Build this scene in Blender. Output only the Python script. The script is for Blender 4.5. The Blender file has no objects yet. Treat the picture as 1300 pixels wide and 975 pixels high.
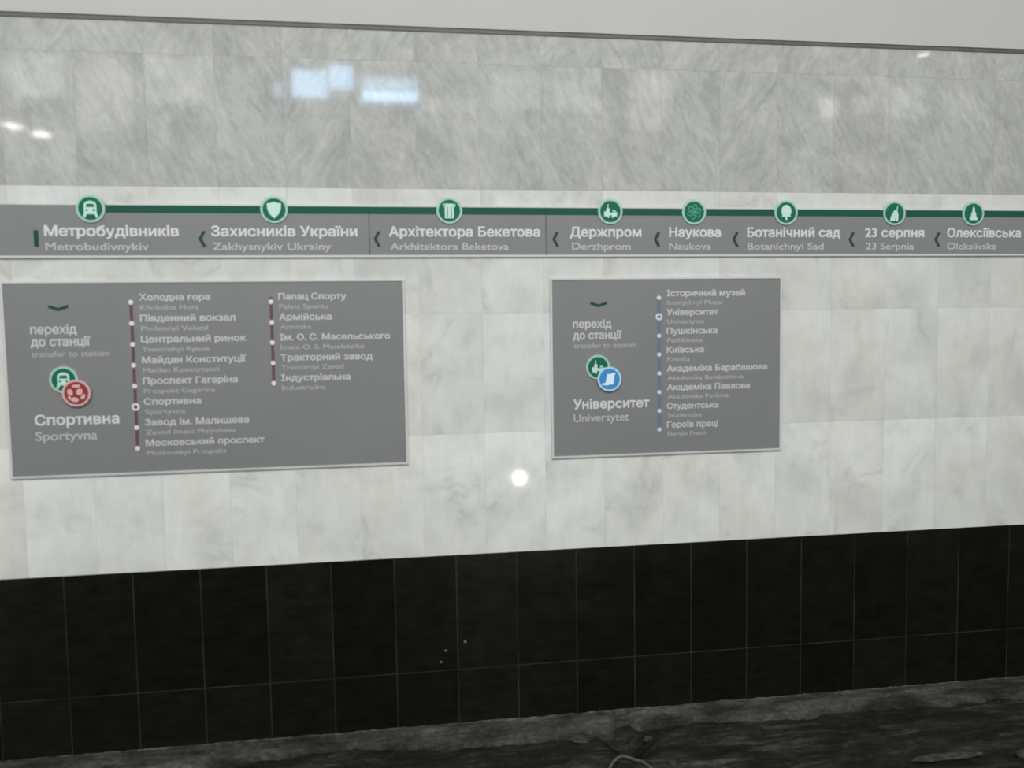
import bpy, bmesh, math, random
from mathutils import Vector, Matrix
PI = math.pi
S = bpy.context.scene
COL = S.collection
random.seed(7)

# ------------------------------------------------------------------ camera
cam = bpy.data.objects.new('camera', bpy.data.cameras.new('camera')); COL.objects.link(cam)
Fv = Vector((0.13340469, 0.98902292, -0.06353626))
Rv = Vector((0.99076289, -0.13466416, -0.01595184))
Uv = Vector((0.02433279, 0.06082131, 0.99785203))
M = Matrix(((Rv.x, Uv.x, -Fv.x, 0), (Rv.y, Uv.y, -Fv.y, -4.9333), (Rv.z, Uv.z, -Fv.z, 2.5613), (0, 0, 0, 1)))
cam.matrix_world = M
cam.data.sensor_width = 36
cam.data.lens = 973.47 / 1300 * 36
cam.data.clip_start = .05; cam.data.clip_end = 200
cam.data.dof.use_dof = True                      # the photograph is a little out of focus
cam.data.dof.focus_distance = 6.6
cam.data.dof.aperture_fstop = 0.75
S.camera = cam

# ------------------------------------------------------------------ view, world, lights
S.view_settings.view_transform = 'Standard'; S.view_settings.look = 'None'
S.view_settings.exposure = 0.13; S.view_settings.gamma = 1.0; S.view_settings.use_curve_mapping = False
W = bpy.data.worlds.new('hall'); S.world = W; W.use_nodes = True
W.node_tree.nodes['Background'].inputs[0].default_value = (.97, 1.0, .98, 1)
W.node_tree.nodes['Background'].inputs[1].default_value = 0.50

def area(name, loc, sx, sy, watts, col=(1, 1, 1), aim=(0, 0, -1), shape='RECTANGLE'):
    l = bpy.data.lights.new(name, 'AREA'); l.shape = shape; l.size = sx; l.size_y = sy
    l.energy = watts; l.color = col
    o = bpy.data.objects.new(name, l); COL.objects.link(o)
    o.location = loc; o.rotation_euler = Vector(aim).to_track_quat('-Z', 'Y').to_euler()
    return o
# unseen area lights added for general light, too high for the marble to mirror
for x in (-4.5, -.4, 3.7):
    area('hall_fill', (x, -6.5, 8.6), 4.0, .8, 230, (1, .99, .96), (0, .35, -1))
# round downlights over the far platform: their mirror images are the small bright spots
for x, y, d, e in ((-7.02, -10.36, .30, 7.5), (-6.80, -10.92, .32, 9), (7.47, -5.47, .15, 1.0)):
    area('downlight', (x, y, 6.5), d, d, e, (1, .98, .93), (0, 0, -1), 'DISK')
# daylight openings and lit bays across the hall, mirrored in the polished marble
K = 3.838; CZ = 2.5613
def bay(x0, x1, z0, z1, rad, col):
    rad *= 1.5 if col[0] < .9 else 1.6
    X0, X1, Z0, Z1 = x0*K, x1*K, CZ+(z0-CZ)*K, CZ+(z1-CZ)*K
    a = (X1-X0)*(Z1-Z0)
    area('hall_window', ((X0+X1)/2, -14, (Z0+Z1)/2), X1-X0, Z1-Z0, rad*PI*a, col, (0, 1, 0))
BL = (.42, .68, 1.0); PW = (1, .98, .92)
bay(-.770, -.715, 4.035, 4.12, 4, BL)
bay(-.665, -.455, 4.035, 4.20, 8, BL)
bay(-.440, -.300, 4.09, 4.235, 8, BL)
bay(-.245, .095, 4.025, 4.085, 13, BL)
bay(-.245, .095, 4.09, 4.17, 5, BL)
for q in ((.56, .88, 4.00, 4.22, 1.1), (.97, 1.27, 3.99, 4.20, 1.0), (1.46, 1.70, 3.88, 4.24, 1.3), (2.78, 2.91, 3.99, 4.12, 2.6),
          (3.02, 3.16, 4.02, 4.13, 1.4), (3.28, 3.56, 4.0, 4.2, .8), (-2.26, -1.98, 4.0, 4.25, 1.1), (-1.9, -1.6, 3.82, 4.18, 1.0),
          (-1.52, -1.18, 3.98, 4.25, 1.1), (.12, .48, 3.97, 4.06, .9)):
    bay(*q, PW)
# small service lamp under the platform nosing; mirrored in the lower marble
pl = bpy.data.lights.new('service_lamp', 'POINT'); pl.energy = 20; pl.shadow_soft_size = .045; pl.color = (1, 1, .97)
po = bpy.data.objects.new('service_lamp', pl); COL.objects.link(po); po.location = (1.225, -3.62, .94)

# ------------------------------------------------------------------ materials
def srgb(r, g, b):
    f = lambda c: (c/255/12.92) if c/255 <= .04045 else ((c/255+.055)/1.055)**2.4
    return (f(r), f(g), f(b), 1)
def mat(name, col, rough=.5, spec=.5, metal=0, vary=.0, scale=8):
    m = bpy.data.materials.new(name); m.use_nodes = True
    nt = m.node_tree; b = nt.nodes['Principled BSDF']
    b.inputs['Roughness'].default_value = rough; b.inputs['Metallic'].default_value = metal
    b.inputs['Specular IOR Level'].default_value = spec
    if vary:
        tc = nt.nodes.new('ShaderNodeTexCoord'); n = nt.nodes.new('ShaderNodeTexNoise')
        n.inputs['Scale'].default_value = scale; n.inputs['Detail'].default_value = 5
        nt.links.new(tc.outputs['Object'], n.inputs['Vector'])
        r = nt.nodes.new('ShaderNodeValToRGB')
        r.color_ramp.elements[0].position = .3; r.color_ramp.elements[1].position = .7
        r.color_ramp.elements[0].color = tuple(c*(1-vary) for c in col[:3]) + (1,)
        r.color_ramp.elements[1].color = tuple(min(1, c*(1+vary)) for c in col[:3]) + (1,)
        nt.links.new(n.outputs['Fac'], r.inputs['Fac']); nt.links.new(r.outputs['Color'], b.inputs['Base Color'])
    else:
        b.inputs['Base Color'].default_value = col
    return m

class NT:                                         # tiny node-tree helper
    def __init__(s, m): s.t = m.node_tree; s.b = s.t.nodes['Principled BSDF']
    def n(s, kind, **kw):
        o = s.t.nodes.new(kind)
        for k, v in kw.items():
            if k in ('operation', 'blend_type', 'data_type', 'uv_map', 'noise_dimensions'): setattr(o, k, v)
        return o
    def l(s, a, b): s.t.links.new(a, b)
    def noise(s, vec, scale, detail=4, rough=.55, dist=0):
        o = s.n('ShaderNodeTexNoise'); o.inputs['Scale'].default_value = scale; o.inputs['Detail'].default_value = detail
        o.inputs['Roughness'].default_value = rough; o.inputs['Distortion'].default_value = dist
        s.l(vec, o.inputs['Vector']); return o.outputs['Fac']
    def map(s, vec, rot=(0, 0, 0), sc=(1, 1, 1)):
        o = s.n('ShaderNodeMapping'); o.inputs['Rotation'].default_value = rot; o.inputs['Scale'].default_value = sc
        s.l(vec, o.inputs['Vector']); return o.outputs['Vector']
    def ramp(s, fac, stops):
        o = s.n('ShaderNodeValToRGB'); e = o.color_ramp.elements
        while len(e) < len(stops): e.new(.5)
        for el, (p, c) in zip(e, stops):
            el.position = p; el.color = c if len(c) == 4 else (*c, 1)
        s.l(fac, o.inputs['Fac']); return o.outputs['Color']
    def math(s, op, a, b=None):
        o = s.n('ShaderNodeMath', operation=op)
        for i, v in enumerate((a, b)):
            if v is None: continue
            if isinstance(v, (int, float)): o.inputs[i].default_value = v
            else: s.l(v, o.inputs[i])
        return o.outputs[0]
    def mul(s, a, b, fac=1.0):
        o = s.n('ShaderNodeMixRGB', blend_type='MULTIPLY'); o.inputs['Fac'].default_value = fac
        s.l(a, o.inputs[1]); s.l(b, o.inputs[2]); return o.outputs[0]
    def mix(s, fac, a, b):
        o = s.n('ShaderNodeMixRGB', blend_type='MIX')
        for i, v in enumerate((fac, a, b)):
            if isinstance(v, tuple): o.inputs[i].default_value = v
            else: s.l(v, o.inputs[i])
        return o.outputs[0]
    def bump(s, h, strength, dist=.01):
        o = s.n('ShaderNodeBump'); o.inputs['Strength'].default_value = strength; o.inputs['Distance'].default_value = dist
        s.l(h, o.inputs['Height']); s.l(o.outputs[0], s.b.inputs['Normal'])

def g(v, w=(1, 1, 1)): return (v*w[0], v*w[1], v*w[2], 1)

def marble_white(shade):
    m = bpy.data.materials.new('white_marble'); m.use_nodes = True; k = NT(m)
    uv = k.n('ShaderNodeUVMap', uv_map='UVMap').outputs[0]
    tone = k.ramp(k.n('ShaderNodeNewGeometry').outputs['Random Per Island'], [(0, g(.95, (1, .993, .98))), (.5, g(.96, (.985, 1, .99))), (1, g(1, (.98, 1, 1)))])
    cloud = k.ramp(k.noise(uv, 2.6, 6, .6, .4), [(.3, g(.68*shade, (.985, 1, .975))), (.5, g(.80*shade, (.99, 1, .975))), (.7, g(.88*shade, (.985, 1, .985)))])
    fine = k.ramp(k.noise(k.map(uv, (0, 0, .25), (9, 2.2, 1)), 1.6, 6, .65, .6), [(.3, g(.93)), (.6, g(1))])
    warm = k.ramp(k.noise(k.map(uv, (0, 0, 0), (1.6, 1.1, 1)), 1.5, 3, .5), [(.38, (1, 1, 1, 1)), (.62, (1, .987, .958, 1))])
    cloud = k.mul(cloud, warm)
    v = k.math('ABSOLUTE', k.math('SUBTRACT', k.noise(uv, 1.9, 4, .5, .9), .5))
    vein = k.ramp(v, [(0, g(.84, (.98, 1, .99))), (.02, g(.92)), (.07, g(1))])
    msk = k.ramp(k.noise(uv, 3.1, 2), [(.5, g(0)), (.64, g(1))])
    veined = k.mix(msk, (1, 1, 1, 1), vein)
    c = k.mul(k.mul(k.mul(cloud, fine), veined), tone)
    k.l(c, k.b.inputs['Base Color']); k.b.inputs['Roughness'].default_value = .06
    return m
def marble_grey():
    m = bpy.data.materials.new('grey_veined_marble'); m.use_nodes = True; k = NT(m)
    uv = k.n('ShaderNodeUVMap', uv_map='UVMap').outputs[0]
    tone = k.ramp(k.n('ShaderNodeNewGeometry').outputs['Random Per Island'], [(0, g(.955, (1, 1, .98))), (1, g(1.0, (.985, 1, 1)))])
    d = k.map(uv, (0, 0, math.radians(64)), (1, 1, 1))
    streak = k.ramp(k.noise(k.map(d, (0, 0, 0), (3.2, 10, 1)), 1.3, 7, .62, 1.0), [(.30, g(.368, (.985, 1, .985))), (.5, g(.425, (1, 1, .98))), (.70, g(.47, (1, .995, .965)))])
    cloud = k.ramp(k.noise(uv, 2.6, 5, .6, .6), [(.3, g(.84, (.98, 1, 1))), (.7, g(1.14, (1, 1, .98)))])
    fine = k.ramp(k.noise(k.map(d, (0, 0, .2), (9, 20, 1)), 1.6, 4, .6, .3), [(.35, g(.90)), (.65, g(1.04))])
    c = k.mul(k.mul(k.mul(streak, cloud), fine), tone)
    k.l(c, k.b.inputs['Base Color']); k.b.inputs['Roughness'].default_value = .05
    return m
def black_tile():
    m = bpy.data.materials.new('black_polished_tile'); m.use_nodes = True; k = NT(m)
    o = k.n('ShaderNodeTexCoord').outputs['Object']
    tone = k.ramp(k.n('ShaderNodeNewGeometry').outputs['Random Per Island'], [(0, g(.7)), (1, g(1.25))])
    c = k.ramp(k.noise(k.map(o, (0, 0, 0), (3, 3, 9)), 2.2, 7, .65), [(.35, (.0055, .0058, .0042, 1)), (.7, (.011, .0115, .0088, 1))])
    k.l(k.mul(c, tone), k.b.inputs['Base Color'])
    k.l(k.ramp(k.noise(o, 5, 5), [(.3, g(.22)), (.7, g(.42))]), k.b.inputs['Roughness'])
    k.b.inputs['Specular IOR Level'].default_value = .3
    return m
def grout(name, lo, hi):
    m = bpy.data.materials.new(name); m.use_nodes = True; k = NT(m)
    o = k.n('ShaderNodeTexCoord').outputs['Object']
    k.l(k.ramp(k.noise(o, 2.2, 6, .7), [(.36, lo), (.66, hi)]), k.b.inputs['Base Color'])
    k.b.inputs['Roughness'].default_value = .9
    return m
def trackbed(name, lo, mid, hi, sx=1.6, sy=10):
    m = bpy.data.materials.new(name); m.use_nodes = True; k = NT(m)
    o = k.n('ShaderNodeTexCoord').outputs['Object']
    a = k.noise(k.map(o, (0, 0, .03), (sx, sy, 6)), 1.4, 8, .7, .5)
    c = k.ramp(a, [(.32, lo), (.52, mid), (.72, hi)])
    f = k.ramp(k.noise(o, 34, 5, .7), [(.3, g(.55)), (.7, g(1.3))])
    blot = k.ramp(k.noise(k.map(o, (0, 0, 0), (1, 2.2, 1)), 2.3, 5, .65, .4), [(.36, g(.38)), (.62, g(1.25))])
    k.l(k.mul(k.mul(c, f), blot), k.b.inputs['Base Color']); k.b.inputs['Roughness'].default_value = .92
    k.b.inputs['Specular IOR Level'].default_value = .2
    k.bump(k.noise(o, 40, 6, .7), .5, .02)
    return m

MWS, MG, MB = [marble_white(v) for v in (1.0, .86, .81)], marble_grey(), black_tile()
M_JOINT = grout('marble_joint', g(.40), g(.55))
M_GROUT = grout('tile_grout', (.0035, .0035, .003, 1), (.036, .036, .032, 1))
M_PLASTER = mat('white_plaster', (.45, .45, .443, 1), .8, .3, vary=.02, scale=1.5)
M_GAPSHADE = mat('painted_gap_shade', (.10, .096, .084, 1), .5, .4, vary=.2, scale=6)
M_BED = trackbed('sooty_trackbed', (.007, .007, .006, 1), (.018, .018, .016, 1), (.075, .074, .067, 1))
M_LEDGE = trackbed('dusty_concrete', (.020, .020, .018, 1), (.058, .057, .052, 1), (.125, .123, .114, 1), 1.3, 9)
M_BEAD = trackbed('pale_mortar', (.03, .03, .027, 1), (.085, .084, .076, 1), (.17, .165, .15, 1), 5, 5)
M_STONE = trackbed('pale_stone', (.03, .03, .027, 1), (.08, .08, .07, 1), (.14, .135, .12, 1), 6, 6)
M_PLAT = mat('platform_granite', (.42, .41, .39, 1), .35, .5, vary=.1, scale=20)
M_RISER = mat('sooty_riser', (.02, .02, .019, 1), .8, .3, vary=.3, scale=3)
M_BOARD = mat('grey_sign_face', (.208, .214, .214, 1), .42, .35, vary=.03, scale=2)
M_FRAME = mat('pale_frame', (.58, .59, .59, 1), .4, .4, vary=.02, scale=4)
M_SEAM = mat('seam_shadow_gap', (.12, .125, .125, 1), .6, .3)
M_BOLD = mat('white_lettering', (.63, .64, .64, 1), .5, .3)
M_LIST = mat('list_lettering', (.53, .54, .54, 1), .5, .3)
M_LISTTHIN = mat('faint_list_lettering', (.415, .42, .42, 1), .5, .3)
M_THIN = mat('pale_grey_lettering', (.48, .49, .49, 1), .5, .3)
M_GREEN = mat('green_line', (.008, .082, .055, 1), .5, .2)
M_DISC = mat('green_disc', (.006, .130, .078, 1), .5, .2)
M_MINT = mat('mint_rim', (.36, .56, .47, 1), .45, .4)
M_MINTP = mat('mint_pictogram', (.52, .74, .66, 1), .45, .4)
M_ARROW = mat('dark_green_arrow', (.012, .060, .045, 1), .5, .2)
M_REDD = mat('red_disc', (.26, .035, .040, 1), .4, .4)
M_PINK = mat('pink_rim', (.62, .42, .41, 1), .45, .4)
M_PINKP = mat('pale_pink_pictogram', (.72, .42, .41, 1), .45, .4)
M_BLUED = mat('blue_disc', (.04, .25, .56, 1), .4, .4)
M_BLUER = mat('pale_blue_rim', (.45, .66, .82, 1), .45, .4)
M_BLUEP = mat('pale_blue_pictogram', (.74, .86, 1.0, 1), .45, .4)
M_REDL = mat('dark_red_route', (.13, .062, .062, 1), .5, .4)
M_BLUEL = mat('slate_blue_route', (.135, .180, .220, 1), .5, .4)
M_DOT = mat('white_station_dot', (.70, .70, .68, 1), .5, .4)
M_DOTB = mat('pale_blue_station_dot', (.58, .66, .72, 1), .5, .4)
M_CABLE = mat('dusty_cable', (.10, .10, .09, 1), .8, .2, vary=.3, scale=20)
M_SPECK = mat('pale_speck', (.16, .16, .15, 1), .8, .2)

# ------------------------------------------------------------------ building helpers
def link(name, bm, m, parent=None, kind=None, smooth=False):
    """bm is in world coordinates; a child's mesh is shifted to its thing's base."""
    me = bpy.data.meshes.new(name)
    off = Vector((0, 0, 0)); q = parent
    while q is not None: off += q.location; q = q.parent
    if off.length: bmesh.ops.translate(bm, verts=bm.verts, vec=-off)
    bmesh.ops.recalc_face_normals(bm, faces=bm.faces)
    bm.to_mesh(me); bm.free()
    for mm in (m if isinstance(m, (list, tuple)) else [m]): me.materials.append(mm)
    if smooth:
        for p in me.polygons: p.use_smooth = True
    o = bpy.data.objects.new(name, me); COL.objects.link(o)
    if parent is not None: o.parent = parent
    if kind: o['kind'] = kind
    return o
def thing(name, label, cat, loc, group=None):
    o = bpy.data.objects.new(name, None); COL.objects.link(o); o.location = loc; o.empty_display_size = .1
    o['label'] = label; o['category'] = cat
    if group: o['group'] = group
    return o
def box(bm, x0, x1, y0, y1, z0, z1):
    v = [bm.verts.new(p) for p in ((x0, y0, z0), (x1, y0, z0), (x1, y1, z0), (x0, y1, z0), (x0, y0, z1), (x1, y0, z1), (x1, y1, z1), (x0, y1, z1))]
    return [bm.faces.new([v[i] for i in f]) for f in ((0, 1, 5, 4), (1, 2, 6, 5), (2, 3, 7, 6), (3, 0, 4, 7), (4, 5, 6, 7), (3, 2, 1, 0))]
def prism(bm, pts, y0, y1):
    """pts (x, z), front at y0 (towards the platform), back at y1"""
    a = [bm.verts.new((x, y0, z)) for x, z in pts]; b = [bm.verts.new((x, y1, z)) for x, z in pts]
    n = len(pts)
    bm.faces.new(a); bm.faces.new(b[::-1])
    for i in range(n): bm.faces.new((a[i], b[i], b[(i+1) % n], a[(i+1) % n]))
def disc(bm, cx, cz, r, y0, y1, n=40, bev=0):
    prism(bm, [(cx+r*math.cos(2*PI*i/n), cz+r*math.sin(2*PI*i/n)) for i in range(n)], y0, y1)
def ring(bm, cx, cz, r, ri, y0, y1, n=28):
    P = []
    for i in range(n):
        c, s = math.cos(2*PI*i/n), math.sin(2*PI*i/n)
        P.append([bm.verts.new((cx+R*c, y, cz+R*s)) for R, y in ((r, y0), (r, y1), (ri, y1), (ri, y0))])
    for i in range(n):
        a, b = P[i], P[(i+1) % n]
        for k in range(4): bm.faces.new((a[k], a[(k+1) % 4], b[(k+1) % 4], b[k]))
_cap = None
from mathutils.geometry import interpolate_bezier, delaunay_2d_cdt
def outlines(body):
    cu = bpy.data.curves.new('letters', 'FONT'); cu.body = body; cu.size = 1
    o = bpy.data.objects.new('letters', cu); COL.objects.link(o)
    dg = bpy.context.evaluated_depsgraph_get(); dg.update()
    c = o.evaluated_get(dg).to_curve(dg)
    res = []
    for sp in c.splines:
        P = []; B = sp.bezier_points; n = len(B)
        for i in range(n):
            p, q = B[i], B[(i+1) % n]
            d = (q.co-p.co)
            straight = d.length < 1e-6 or (abs(d.normalized().cross(p.handle_right-p.co).length) < 1e-4 and abs(d.normalized().cross(q.handle_left-q.co).length) < 1e-4)
            if straight: P.append(p.co.to_2d())
            else: P += [v.to_2d() for v in interpolate_bezier(p.co, p.handle_right, q.handle_left, q.co, 5)[:-1]]
        Q = [P[0]]
        for v in P[1:]:
            if (v-Q[-1]).length > 1e-4: Q.append(v)
        if (Q[-1]-Q[0]).length < 1e-4: Q.pop()
        if len(Q) > 2: res.append(Q)
    o.evaluated_get(dg).to_curve_clear(); bpy.data.objects.remove(o); bpy.data.curves.remove(cu)
    return res
def sarea(P): return .5*sum(P[i-1].x*P[i].y-P[i].x*P[i-1].y for i in range(len(P)))
def text_mesh(body, x0, x1, zb, cap, bold, y):
    """letters as a thin raised mesh: baseline zb, capital height cap, from x0 to x1, front at y"""
    global _cap
    if _cap is None:
        h = outlines('Н'); ys_ = [v.y for P in h for v in P]; _cap = max(ys_)-min(ys_)
    C = outlines(body)
    # which way round each glyph is drawn (lettering styles differ): by clusters overlapping in x
    spans = sorted((min(v.x for v in P), max(v.x for v in P), i) for i, P in enumerate(C))
    groups = []
    for a, b, i in spans:
        if groups and a < groups[-1][1]-.004: groups[-1][1] = max(b, groups[-1][1]); groups[-1][2].append(i)
        else: groups.append([a, b, [i]])
    sign = {}
    for _, _, ids in groups:
        sg = 1 if sum(sarea(C[i]) for i in ids) > 0 else -1
        for i in ids: sign[i] = sg
    w = .026 if bold else .010                       # stroke weight added on either side
    D = []
    for ci, P in enumerate(C):
        sgn = sign[ci]
        n = len(P); R = []
        for i in range(n):
            e0 = (P[i]-P[i-1]).normalized(); e1 = (P[(i+1) % n]-P[i]).normalized()
            n0 = Vector((e0.y, -e0.x))*sgn; n1 = Vector((e1.y, -e1.x))*sgn
            m_ = n0+n1
            if m_.length < .2: m_ = n0
            m_.normalize(); k = w/max(.5, m_.dot(n0))
            R.append(P[i]+m_*k*Vector((1, 1)).x)
        D.append(R)
    V = []; E_ = []
    for R in D:
        b0 = len(V); V += R; E_ += [(b0+i, b0+(i+1) % len(R)) for i in range(len(R))]
    ov, oe, of, _, _, _ = delaunay_2d_cdt(V, E_, [], 0, 1e-5)
    def wind(p):
        k = 0
        for R in D:
            for i in range(len(R)):
                a, b = R[i-1], R[i]
                if (a.y <= p.y) != (b.y <= p.y):
                    t = (p.y-a.y)/(b.y-a.y)
                    if a.x+t*(b.x-a.x) > p.x: k += 1 if b.y > a.y else -1
        return k
    keep = [f for f in of if wind((ov[f[0]]+ov[f[1]]+ov[f[2]])/3) != 0]
    used = sorted({i for f in keep for i in f})
    xs = [ov[i].x for i in used]; mx0, mx1 = min(xs), max(xs)
    sx = (x1-x0)/(mx1-mx0); sz = cap/(_cap+2*w)
    bm = bmesh.new(); H = {i: bm.verts.new((x0+(ov[i].x-mx0)*sx, y, zb+(ov[i].y+w)*sz)) for i in used}
    for f in keep:
        try: bm.faces.new([H[i] for i in f])
        except ValueError: pass
    r = bmesh.ops.extrude_face_region(bm, geom=list(bm.faces))
    for e in r['geom']:
        if isinstance(e, bmesh.types.BMVert): e.co.y += .0012
    return bm
def text(name, body, x0, x1, zb, cap, bold, y, parent):
    return link(name, text_mesh(body, x0, x1, zb, cap, bold, y), (M_BOLD if bold else M_THIN) if cap > .0572 or cap == .048 else (M_LIST if bold else M_LISTTHIN), parent)

# ------------------------------------------------------------------ the setting
X0, X1 = -5.12, 9.28            # how far the wall runs
def slabs(bm, zs, w, xoff, gap, rnd, mirror=None, y0=0.0, y1=.03):
    uv = bm.loops.layers.uv.new('UVMap')
    for za, zb in zip(zs[:-1], zs[1:]):
        k = math.floor((X0-xoff)/w)
        while xoff+k*w < X1:
            a, b = max(X0, xoff+k*w), min(X1, xoff+(k+1)*w); cx = (a+b)/2; cz = (za+zb)/2
            fs = box(bm, a+gap/2, b-gap/2, y0, y1, za+gap/2, zb-gap/2)
            flip = -1 if (mirror and mirror(k, za)) else 1
            ou, ov = rnd.uniform(0, 40), rnd.uniform(0, 40)
            tx, tz = rnd.uniform(-.0005, .0005), rnd.uniform(-.0003, .0003)      # slabs are never set perfectly true
            vs = {v for f in fs for v in f.verts}
            for v in vs:
                v.co.y += tx*(v.co.x-cx)+tz*(v.co.z-cz)
            for f in fs:
                for l in f.loops:
                    l[uv].uv = (flip*(l.vert.co.x-cx)+ou, l.vert.co.z-cz+ov)
            k += 1
rnd = random.Random(11)
bm = bmesh.new(); box(bm, X0, X1, .0012, .35, -.6, 1.135); link('wall_foot', bm, M_GROUT, kind='structure')
bm = bmesh.new(); box(bm, X0, X1, .002, .35, 1.135, 4.458); link('wall_core', bm, M_JOINT, kind='structure')
# black tiles: a low course and a tall one
bm = bmesh.new(); slabs(bm, [-.04, .368, 1.135], .4, -2.122, .0068, rnd); link('wall_lower', bm, MB, kind='structure')
# white marble courses behind the signs
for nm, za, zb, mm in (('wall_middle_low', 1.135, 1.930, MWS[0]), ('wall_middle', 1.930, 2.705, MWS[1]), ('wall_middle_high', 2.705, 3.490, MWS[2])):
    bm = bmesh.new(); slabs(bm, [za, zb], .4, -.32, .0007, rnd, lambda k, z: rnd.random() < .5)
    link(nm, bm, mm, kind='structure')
# grey veined marble above the line sign, veins turned over on some slabs
bm = bmesh.new(); slabs(bm, [3.490, 4.272, 4.458], .4, -.32, .0007, rnd, lambda k, z: z < 4 and k in (-1, 6) or z > 4 and rnd.random() < .5)
link('wall_upper', bm, MG, kind='structure')
# plaster above, a dark strip painted as the shadow gap in the joint
bm = bmesh.new(); box(bm, X0, X1, -.012, .35, 4.483, 8.9); link('wall_top', bm, M_PLASTER, kind='structure')
bm = bmesh.new(); box(bm, X0, X1, -.006, .30, 4.458, 4.483); link('gap_shade_strip', bm, M_GAPSHADE, kind='structure')

# trackbed: a gridded surface with real relief
from mathutils import noise as mn
def fbm(x, y, s, o=5):
    return mn.fractal(Vector((x*s, y*s, 3.7)), 1.0, 2.0, o)
def grid(xs, ys, h):
    bm = bmesh.new(); V = [[bm.verts.new((x, y, h(x, y))) for x in xs] for y in ys]
    for j in range(len(ys)-1):
        for i in range(len(xs)-1): bm.faces.new((V[j][i], V[j][i+1], V[j+1][i+1], V[j+1][i]))
    return bm
def frange(a, b, n): return [a+(b-a)*i/(n-1) for i in range(n)]
def ledge_edge(x): return -.165-.09*mn.noise(Vector((x*.9, 0, 0)))-.045*mn.noise(Vector((x*4.3, 4, 0)))-.014*mn.noise(Vector((x*19, 8, 0)))
def bed_h(x, y):
    h = -.062+.020*fbm(x, y*2.8, 2.2)+.012*fbm(x*.6, y*2, 12, 4)
    # a washed-out hollow against the foot of the ledge
    d = ((x-1.36)/.16)**2+((y+.26)/.20)**2
    h -= .16*math.exp(-d*1.6)
    # the broken lip of a buried slab
    d = (x-3.32)/.26
    h += .030*math.exp(-d**4)*math.exp(-((y+.83+.03*mn.noise(Vector((x*6, 0, 0))))/.035)**2)
    return h
xs = frange(X0, -2.9, 24)+frange(-2.85, 5.2, 380)+frange(5.3, X1, 30)
ys = frange(.0, -1.3, 70)+frange(-1.4, -3.75, 20)
link('floor', grid(xs, ys, bed_h), M_BED, kind='structure', smooth=True)
def ledge():
    bm = bmesh.new(); xs = frange(X0, -2.9, 20)+frange(-2.88, 5.2, 420)+frange(5.3, X1, 30)
    prof = (0, .25, .5, .75, .93, 1.0, 1.03)
    R = []
    for x in xs:
        e = ledge_edge(x)
        gap = math.exp(-((x-1.37)/.085)**4)          # broken away over the hollow
        e = e*(1-.78*gap)
        top = .004*fbm(x, .3, 6)+(.006*max(0, mn.noise(Vector((x*16, 1, 2)))))
        r = []
        for i, t in enumerate(prof):
            y = .011+(e-.011)*t
            z = top+.008*fbm(x, y*2, 9, 4)-.030*t*t-(.006 if t > .9 else 0)-(.03*gap if 0 < t < 1 else 0)
            if t == 1.0: z -= .014
            if t == 1.03: z = -.20
            if i == 0: z = max(z, .001)
            r.append(bm.verts.new((x, y, z)))
        R.append(r)
    for a, b in zip(R[:-1], R[1:]):
        for k in range(len(prof)-1): bm.faces.new((a[k], a[k+1], b[k+1], b[k]))
    link('trim_2', bm, M_LEDGE, kind='structure', smooth=True)
ledge()
def bead():
    bm = bmesh.new(); R = []
    for x in frange(X0, -2.9, 20)+frange(-2.885, 5.2, 620)+frange(5.3, X1, 30):
        h = max(.0005, .006+.006*mn.noise(Vector((x*3.1, 5, 1)))+.006*mn.noise(Vector((x*15, 2, 1)))+.004*mn.noise(Vector((x*45, 2, 7))))
        d = max(.002, h*1.2)
        R.append([bm.verts.new((x, y, z)) for y, z in ((.001, h), (-d*.55, h*.85), (-d, .001), (-d*1.1, -.03))])
    for a, b in zip(R[:-1], R[1:]):
        for k in range(3): bm.faces.new((a[k], a[k+1], b[k+1], b[k]))
    link('trim_3', bm, M_BEAD, kind='structure', smooth=True)
bead()
bm = bmesh.new(); box(bm, X0, X1, -16, -3.75, -.6, 1.0); link('platform_riser', bm, M_RISER, kind='structure')
bm = bmesh.new(); box(bm, X0, X1, -16, -3.60, 1.0, 1.1); link('platform', bm, M_PLAT, kind='structure')

# ------------------------------------------------------------------ pictograms (unit disc, x right, z up)
def poly_arc(cx, cz, r, a0, a1, n, rz=None):
    rz = rz or r
    return [(cx+r*math.cos(math.radians(a0+(a1-a0)*i/n)), cz+rz*math.sin(math.radians(a0+(a1-a0)*i/n))) for i in range(n+1)]
TRAIN = [  # (polygon, True = pale / False = cut in the disc colour)
    (poly_arc(0, .28, .52, 0, 180, 14, .38)+[(-.52, -.32), (-.62, -.80), (-.44, -.80), (-.30, -.50), (.30, -.50), (.44, -.80), (.62, -.80), (.52, -.32)], True),
    ([(-.36, .12), (-.28, .40), (.28, .40), (.36, .12)], False),
    ([(-.38, -.22), (-.22, -.22), (-.16, -.08), (-.38, -.08)], False),
    ([(.38, -.22), (.38, -.08), (.16, -.08), (.22, -.22)], False),
    ([(-.30, -.62), (.30, -.62), (.38, -.76), (-.38, -.76)], False)]
SHIELD = [([(0, .70), (-.30, .58), (-.62, .55), (-.60, .05), (-.40, -.42), (0, -.80), (.40, -.42), (.60, .05), (.62, .55), (.30, .58)], True)]
CAPITAL = [([(-.58, .55), (-.50, .62), (.50, .62), (.58, .55), (.56, .36), (.42, .34), (.42, -.72), (-.42, -.72), (-.42, .34), (-.56, .36)], True),
           ([(-.22, .34), (-.14, .34), (-.14, -.62), (-.22, -.62)], False), ([(.14, .34), (.22, .34), (.22, -.62), (.14, -.62)], False),
           (poly_arc(-.42, .48, .07, 0, 330, 10), False), (poly_arc(.42, .48, .07, 0, 330, 10), False)]
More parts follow.
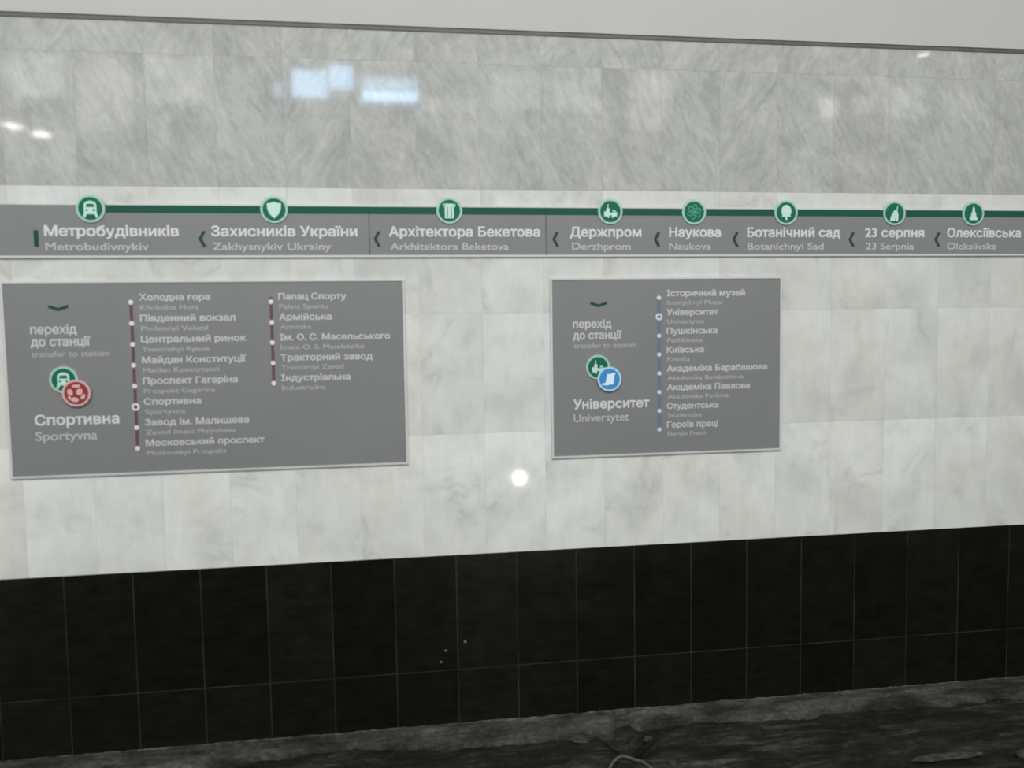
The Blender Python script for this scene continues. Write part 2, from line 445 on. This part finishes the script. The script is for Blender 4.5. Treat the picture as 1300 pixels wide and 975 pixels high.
TOWERS = [([(-.62, -.48), (-.62, .00), (-.40, .00), (-.40, .30), (-.28, .30), (-.28, .68), (-.20, .68), (-.20, .30), (-.08, .30), (-.08, -.12), (.20, -.12), (.20, .12), (.48, .12), (.48, -.05), (.64, -.05), (.64, -.48), (.34, -.48), (.24, -.62), (-.24, -.62), (-.34, -.48)], True),
          ([(-.12, -.62), (-.12, -.36), (.12, -.36), (.12, -.62)], False), ([(.26, -.1), (.26, .02), (.40, .02), (.40, -.1)], False)]
TREE = [(poly_arc(0, .12, .52, -40, 220, 18, .62)+[(-.50, -.42), (-.10, -.42), (-.10, -.72), (.10, -.72), (.10, -.42), (.50, -.42)], True)]
SOLDIER = [([(.26, .72), (.34, .72), (.28, .20), (.40, -.20), (.36, -.80), (.12, -.80), (.08, -.40), (.02, -.80), (-.52, -.80), (-.40, -.30), (-.22, -.02), (-.10, .20), (.02, .32), (.18, .22)], True)]
SPIRE = [([(0, .88), (-.06, .62), (-.16, .44), (-.10, .34), (-.20, .10), (-.30, -.10), (-.24, -.18), (-.46, -.48), (-.40, -.66), (.40, -.66), (.46, -.48), (.24, -.18), (.30, -.10), (.20, .10), (.10, .34), (.16, .44), (.06, .62)], True)]
def rot(p, a):
    c, s = math.cos(math.radians(a)), math.sin(math.radians(a)); return [(x*c-z*s, x*s+z*c) for x, z in p]
def ell(cx, cz, rx, rz, a, n=16):
    return [(cx+x, cz+z) for x, z in rot([(rx*math.cos(2*PI*i/n), rz*math.sin(2*PI*i/n)) for i in range(n)], a)]
BALL = [(ell(-.50, .08, .22, .30, 20), True), (ell(.28, .10, .26, .30, -30), True), (ell(-.14, -.58, .34, .20, -10), True),
        (ell(.56, -.34, .16, .26, -30), True), (ell(.02, .62, .36, .13, 0), True), (ell(-.56, -.42, .12, .2, 25), True)]
SCROLL = [([(-.18, .52), (.05, .46), (.30, .58), (.62, .56), (.48, .36), (.44, -.30), (.30, -.56), (.05, -.50), (-.20, -.62), (-.78, -.56), (-.68, -.40), (-.38, -.36), (-.32, .0), (-.28, .34)], True)]

def emblem(parent, cx, cz, R, r, y, rimm, discm, picm, picto, atom=False, ps=1.0, name='station_emblem'):
    """a raised roundel: rim plate > coloured disc, pictogram"""
    b = bmesh.new(); disc(b, cx, cz, R, y-.006, y); rim = link(name, b, rimm, parent)
    b = bmesh.new(); disc(b, cx, cz, r, y-.0075, y-.005); link('emblem_disc', b, discm, rim)
    f = y-.0090; b = bmesh.new()
    if atom:
        for a in (20, 80, 140):
            o = ell(0, 0, .74, .30, a, 36); i = ell(0, 0, .66, .22, a, 36)
            n = len(o)
            A = [[b.verts.new((cx+x*r, yy, cz+z*r)) for x, z in q] for q, yy in ((o, f), (i, f), (i, y-.007), (o, y-.007))]
            for k in range(n):
                for s in range(4): b.faces.new((A[s][k], A[s][(k+1) % n], A[(s+1) % 4][(k+1) % n], A[(s+1) % 4][k]))
        disc(b, cx, cz, .14*r, f, y-.007, 14)
        link('pictogram', b, picm, rim)
    else:
        for pts, pale in picto:
            if pale: prism(b, [(cx+x*r*ps, cz+z*r*ps) for x, z in pts], f, y-.007)
        link('pictogram', b, picm, rim)
        b = bmesh.new(); any_ = False
        for pts, pale in picto:
            if not pale: prism(b, [(cx+x*r*ps, cz+z*r*ps) for x, z in pts], f-.0008, y-.007); any_ = True
        if any_: link('pictogram_detail', b, discm, rim)
        else: b.free()
    return rim
def chevron(parent, cx, cz, w, h, t, y, down=False):
    p = [(w/2, h/2), (w/2-t, h/2), (-w/2, 0), (w/2-t, -h/2), (w/2, -h/2), (-w/2+t, 0)]
    if down: p = [(z, x) for x, z in p]
    b = bmesh.new(); prism(b, [(cx+x, cz+z) for x, z in p], y-.0015, y+.0005); return link('direction_arrow', b, M_ARROW, parent)
def board(parent, x0, x1, z0, z1, y0=-.010, y1=0.0):
    b = bmesh.new(); box(b, x0, x1, y0, y1, z0, z1); return link('sign_board', b, M_BOARD, parent)
def frame_bars(b, x0, x1, z0, z1, w, y0, y1):
    box(b, x0-w, x1+w, y0, y1, z1, z1+w); box(b, x0-w, x1+w, y0, y1, z0-w, z0)
    box(b, x0-w, x0, y0, y1, z0, z1); box(b, x1, x1+w, y0, y1, z0, z1)

# ------------------------------------------------------------------ the line sign: three boards in a row
ZB, ZT = 3.076, 3.376
STATIONS = [
 (('Метробудівників', -2.119, -1.358), ('Metrobudivnykiv', -2.116, -1.534), -1.853, TRAIN, 0),
 (('Захисників України', -1.171, -.295), ('Zakhysnykiv Ukrainy', -1.166, -.457), -.793, SHIELD, 0),
 (('Архітектора Бекетова', -.102, .861), ('Arkhitektora Beketova', -.094, .657), .281, CAPITAL, 1),
 (('Держпром', 1.058, 1.537), ('Derzhprom', 1.072, 1.463), 1.327, TOWERS, 2),
 (('Наукова', 1.726, 2.083), ('Naukova', 1.726, 2.015), 1.895, None, 2),
 (('Ботанічний сад', 2.268, 2.935), ('Botanichnyi Sad', 2.270, 2.814), 2.540, TREE, 2),
 (('23 серпня', 3.116, 3.556), ('23 Serpnia', 3.123, 3.480), 3.328, SOLDIER, 2),
 (('Олексіївська', 3.729, 4.297), ('Oleksiivska', 3.731, 4.106), 3.921, SPIRE, 2)]
ARROWX = [None, -1.223, -.174, .964, 1.643, 2.186, 3.018, 3.655]
SECTIONS = [(-2.62, -.2245, 'long grey line sign with train and shield roundels, left of the seams'),
            (-.2235, .8985, 'short grey line sign with column capital roundel, between the two seams'),
            (.8995, 5.0, 'long grey line sign with five green roundels, ending at the right edge')]
YB = -.010
for si, (xa, xb, lab) in enumerate(SECTIONS):
    t = thing('line_sign', lab, 'sign', ((xa+xb)/2, 0, ZB-.012), 'boards of the metro line sign')
    board(t, xa, xb, ZB, ZT)
    b = bmesh.new(); box(b, xa, xb, -.014, 0, ZB-.012, ZB); link('edge_rail', b, M_FRAME, t)
    b = bmesh.new(); box(b, max(xa, -1.76), xb, -.012, 0, ZT, ZT+.011); link('edge_rail', b, M_FRAME, t)
    b = bmesh.new(); box(b, max(xa, -1.77), xb, YB-.0015, YB+.0005, 3.331, ZT); link('route_line', b, M_GREEN, t)
    if si:
        b = bmesh.new(); box(b, xa, xa+.006, YB-.0006, YB+.0004, ZB, 3.331); link('seam', b, M_SEAM, t)
    for i, (ua, la, ex, pic, s) in enumerate(STATIONS):
        if s != si: continue
        emblem(t, ex, 3.354, .082, .068, YB-.001, M_MINT, M_DISC, M_MINTP if pic is not None else mat('soft_mint', (.10, .36, .26, 1), .45, .4), pic, atom=pic is None)
        text('station_name', ua[0], ua[1], ua[2], 3.192, .064, 1, YB-.001, t)
        text('transliteration', la[0], la[1], la[2], 3.108, .048, 0, YB-.001, t)
        if ARROWX[i] is None:
            b = bmesh.new(); box(b, -2.178, -2.152, YB-.0015, YB+.0005, 3.130, 3.226); link('terminus_mark', b, M_ARROW, t)
        else:
            chevron(t, ARROWX[i], 3.176, .045, .095, .020, YB)

# ------------------------------------------------------------------ the two transfer signs below
def transfer_sign(label, x0, x1, z0, z1, heads, arrow, greenp, otherp, redblue, columns):
    t = thing('transfer_sign', label, 'sign', ((x0+x1)/2, 0, z0-.012), 'transfer station signs')
    board(t, x0, x1, z0, z1)
    b = bmesh.new(); frame_bars(b, x0, x1, z0, z1, .012, -.014, 0); link('frame', b, M_FRAME, t)
    chevron(t, arrow[0], arrow[1], .036, .112, .018, YB, True)
    names = ('heading', 'heading', 'heading_translation', 'station_name', 'transliteration')
    for nm, hd in zip(names, heads): text(nm, *hd, YB-.001, t)
    emblem(t, *greenp[:2], .081, .067, YB, M_MINT, M_DISC, M_MINTP, greenp[2])
    if redblue == 'red': emblem(t, *otherp, .081, .068, YB-.010, M_PINK, M_REDD, M_PINKP, BALL)
    else: emblem(t, *otherp, .081, .068, YB-.010, M_BLUER, M_BLUED, M_BLUEP, SCROLL)
    lm, dm, lw = (M_REDL, M_DOT, .018) if redblue == 'red' else (M_BLUEL, M_DOTB, .026)
    for xt, xd, rows, zt0, zd0, step, here, lead in columns:
        za, zb = zd0, zd0-step*(len(rows)-1)
        b = bmesh.new(); box(b, xd-lw/2, xd+lw/2, YB-.0012, YB+.0005, zb, za+lead); rl = link('route_line', b, lm, t)
        for k, (ua, xr, la, xl) in enumerate(rows):
            o = text('station_name', ua, xt, xr, zt0-step*k, .042, 1, YB-.001, t)
            text('transliteration', la, xt+.004, xl, zt0-step*k-.056, .031, 0, YB-.001, o)
            b = bmesh.new()
            if k == here: ring(b, xd, zd0-step*k, .0235, .0115, YB-.003, YB)
            else: disc(b, xd, zd0-step*k, .0145, YB-.003, YB, 18)
            link('station_dot', b, dm, t)
    return t
RED_A = [('Холодна гора', -1.192, 'Kholodna Hora', -1.262), ('Південний вокзал', -1.048, 'Pivdennyi Vokzal', -1.212), ('Центральний ринок', -.988, 'Tsentralnyi Rynok', -1.206), ('Майдан Конституції', -.994, 'Maidan Konstytutsii', -1.154),
         ('Проспект Гагаріна', -1.048, 'Prospekt Gagarina', -1.183), ('Спортивна', -1.270, 'Sportyvna', -1.365), ('Завод ім. Малишева', -.990, 'Zavod imeni Malysheva', -1.071), ('Московський проспект', -.900, 'Moskovskyi Prospekt', -1.132)]
RED_B = [('Палац Спорту', -.374, 'Palats Sportu', -.488), ('Армійська', -.469, 'Armiiska', -.595), ('Ім. О. С. Масельського', -.110, 'Imeni O. S. Maselskoho', -.271), ('Тракторний завод', -.221, 'Traktornyi Zavod', -.403), ('Індустріальна', -.364, 'Industrialna', -.517)]
BLUE_A = [('Історичний музей', 2.254, 'Istorychnyi Muzei', 2.096), ('Університет', 2.065, 'Universytet', 1.968), ('Пушкінська', 2.060, 'Pushkinska', 1.955), ('Київська', 1.966, 'Kyivska', 1.867),
          ('Академіка Барабашова', 2.414, 'Akademika Barabashova', 2.245), ('Академіка Павлова', 2.290, 'Akademika Pavlova', 2.139), ('Студентська', 2.069, 'Studentska', 1.949), ('Героїв праці', 2.066, 'Heroiv Pratsi', 1.977)]
HEAD_L = [('перехід', -2.227, -1.966, 2.612, .057, 1), ('до станції', -2.228, -1.892, 2.539, .057, 1), ('transfer to station', -2.227, -1.788, 2.475, .037, 0), ('Спортивна', -2.229, -1.750, 2.064, .066, 1), ('Sportyvna', -2.228, -1.880, 1.972, .058, 0)]
HEAD_R = [('перехід', 1.072, 1.331, 2.600, .056, 1), ('до станції', 1.071, 1.400, 2.526, .056, 1), ('transfer to station', 1.076, 1.497, 2.468, .036, 0), ('Університет', 1.068, 1.587, 2.068, .066, 1), ('Universytet', 1.070, 1.445, 1.983, .058, 0)]
transfer_sign('wide grey transfer sign with red football roundel and two station lists', -2.366, -.027, 1.760, 2.914, HEAD_L, (-2.063, 2.767),
              (-2.053, 2.337, TRAIN), (-1.981, 2.256), 'red', [(-1.604, -1.652, RED_A, 2.806, 2.796, .1269, 5, .0), (-.787, -.832, RED_B, 2.803, 2.791, .1262, -1, .03)])
transfer_sign('smaller grey transfer sign with blue scroll roundel and one station list', .935, 2.504, 1.760, 2.915, HEAD_R, (1.245, 2.754),
              (1.236, 2.342, TOWERS), (1.310, 2.263), 'blue', [(1.707, 1.654, BLUE_A, 2.802, 2.792, .1251, 1, .0)])

# ------------------------------------------------------------------ small things on the trackbed and the tiles
def tube(pts, r, n=8):
    bm = bmesh.new(); R = []
    for i, p in enumerate(pts):
        p = Vector(p); d = (Vector(pts[min(i+1, len(pts)-1)])-Vector(pts[max(i-1, 0)])).normalized()
        a = d.cross(Vector((0, 0, 1)))
        a = a.normalized() if a.length > 1e-4 else Vector((1, 0, 0)); b_ = d.cross(a)
        R.append([bm.verts.new(p+r*(a*math.cos(2*PI*k/n)+b_*math.sin(2*PI*k/n))) for k in range(n)])
    for a, b in zip(R[:-1], R[1:]):
        for k in range(n): bm.faces.new((a[k], a[(k+1) % n], b[(k+1) % n], b[k]))
    bm.faces.new(R[0][::-1]); bm.faces.new(R[-1]); return bm
def spline(P, n=8):
    out = []; P = [Vector(p) for p in P]; Q = [P[0]]+P+[P[-1]]
    for i in range(1, len(Q)-2):
        for k in range(n):
            t = k/n; a, b, c, d = Q[i-1], Q[i], Q[i+1], Q[i+2]
            out.append(.5*((2*b)+(c-a)*t+(2*a-5*b+4*c-d)*t*t+(3*b-a-3*c+d)*t**3))
    out.append(P[-1]); return out
cpts = [(1.03, -.76), (1.10, -.66), (1.17, -.55), (1.235, -.475), (1.29, -.455), (1.325, -.50), (1.36, -.57), (1.40, -.70), (1.44, -.80)]
pts = spline([(x, y, bed_h(x, y)+.016) for x, y in cpts])
t = thing('cable', 'pale bent cable loop lying on the dark trackbed below the broken ledge', 'cable', (1.28, -.46, bed_h(1.28, -.46)))
link('sheath', tube(pts, .009), M_CABLE, t, smooth=True)
def stone(x, y, s, label, sq=(1, 1, .7), ledge_z=None):
    z = bed_h(x, y) if ledge_z is None else ledge_z
    bm = bmesh.new(); bmesh.ops.create_icosphere(bm, subdivisions=3, radius=1)
    for v in bm.verts:
        n = mn.fractal(v.co*1.1+Vector((x*9, y*9, 0)), 1, 2, 4)
        v.co *= 1+.35*n
        v.co = Vector((v.co.x*sq[0]*s+x, v.co.y*sq[1]*s+y, v.co.z*sq[2]*s+z+s*sq[2]*.5))
    o = link('stone', bm, M_STONE); off = Vector((x, y, z))
    o.data.transform(Matrix.Translation(-off)); o.location = off
    o['label'] = label; o['category'] = 'stone'; o['group'] = 'stones lying on the trackbed'
stone(1.52, -.62, .026, 'small pale stone right of the bent cable on the trackbed')
stone(1.50, -.215, .028, 'pale stone at the broken ledge right of the dark hollow', (1.3, .8, .6))
stone(3.19, -.835, .052, 'long flat pale sliver of stone at lower right of the trackbed', (4.2, .55, .38))
stone(1.05, -.235, .032, 'flat pale stone left of the dark hollow below the ledge', (1.9, .7, .5))
stone(1.225, -.022, .012, 'tiny grey stone on the ledge against the black tiles', (1, 1, .9), .004)
stone(3.69, -.87, .055, 'rounded grey stone lying at the lower right corner of the trackbed', (1.4, .9, .6))
for i, (x, z, r) in enumerate(((.199, .501, .009), (.166, .426, .009), (.327, .552, .010))):
    bm = bmesh.new(); bmesh.ops.create_uvsphere(bm, u_segments=12, v_segments=8, radius=1)
    for v in bm.verts: v.co = Vector((x+v.co.x*r, v.co.y*.0016-.0004, z+v.co.z*r*(.8+.3*mn.noise(v.co*2+Vector((i, 0, 0))))))
    link('paint_speck', bm, M_SPECK, bpy.data.objects['wall_lower'])
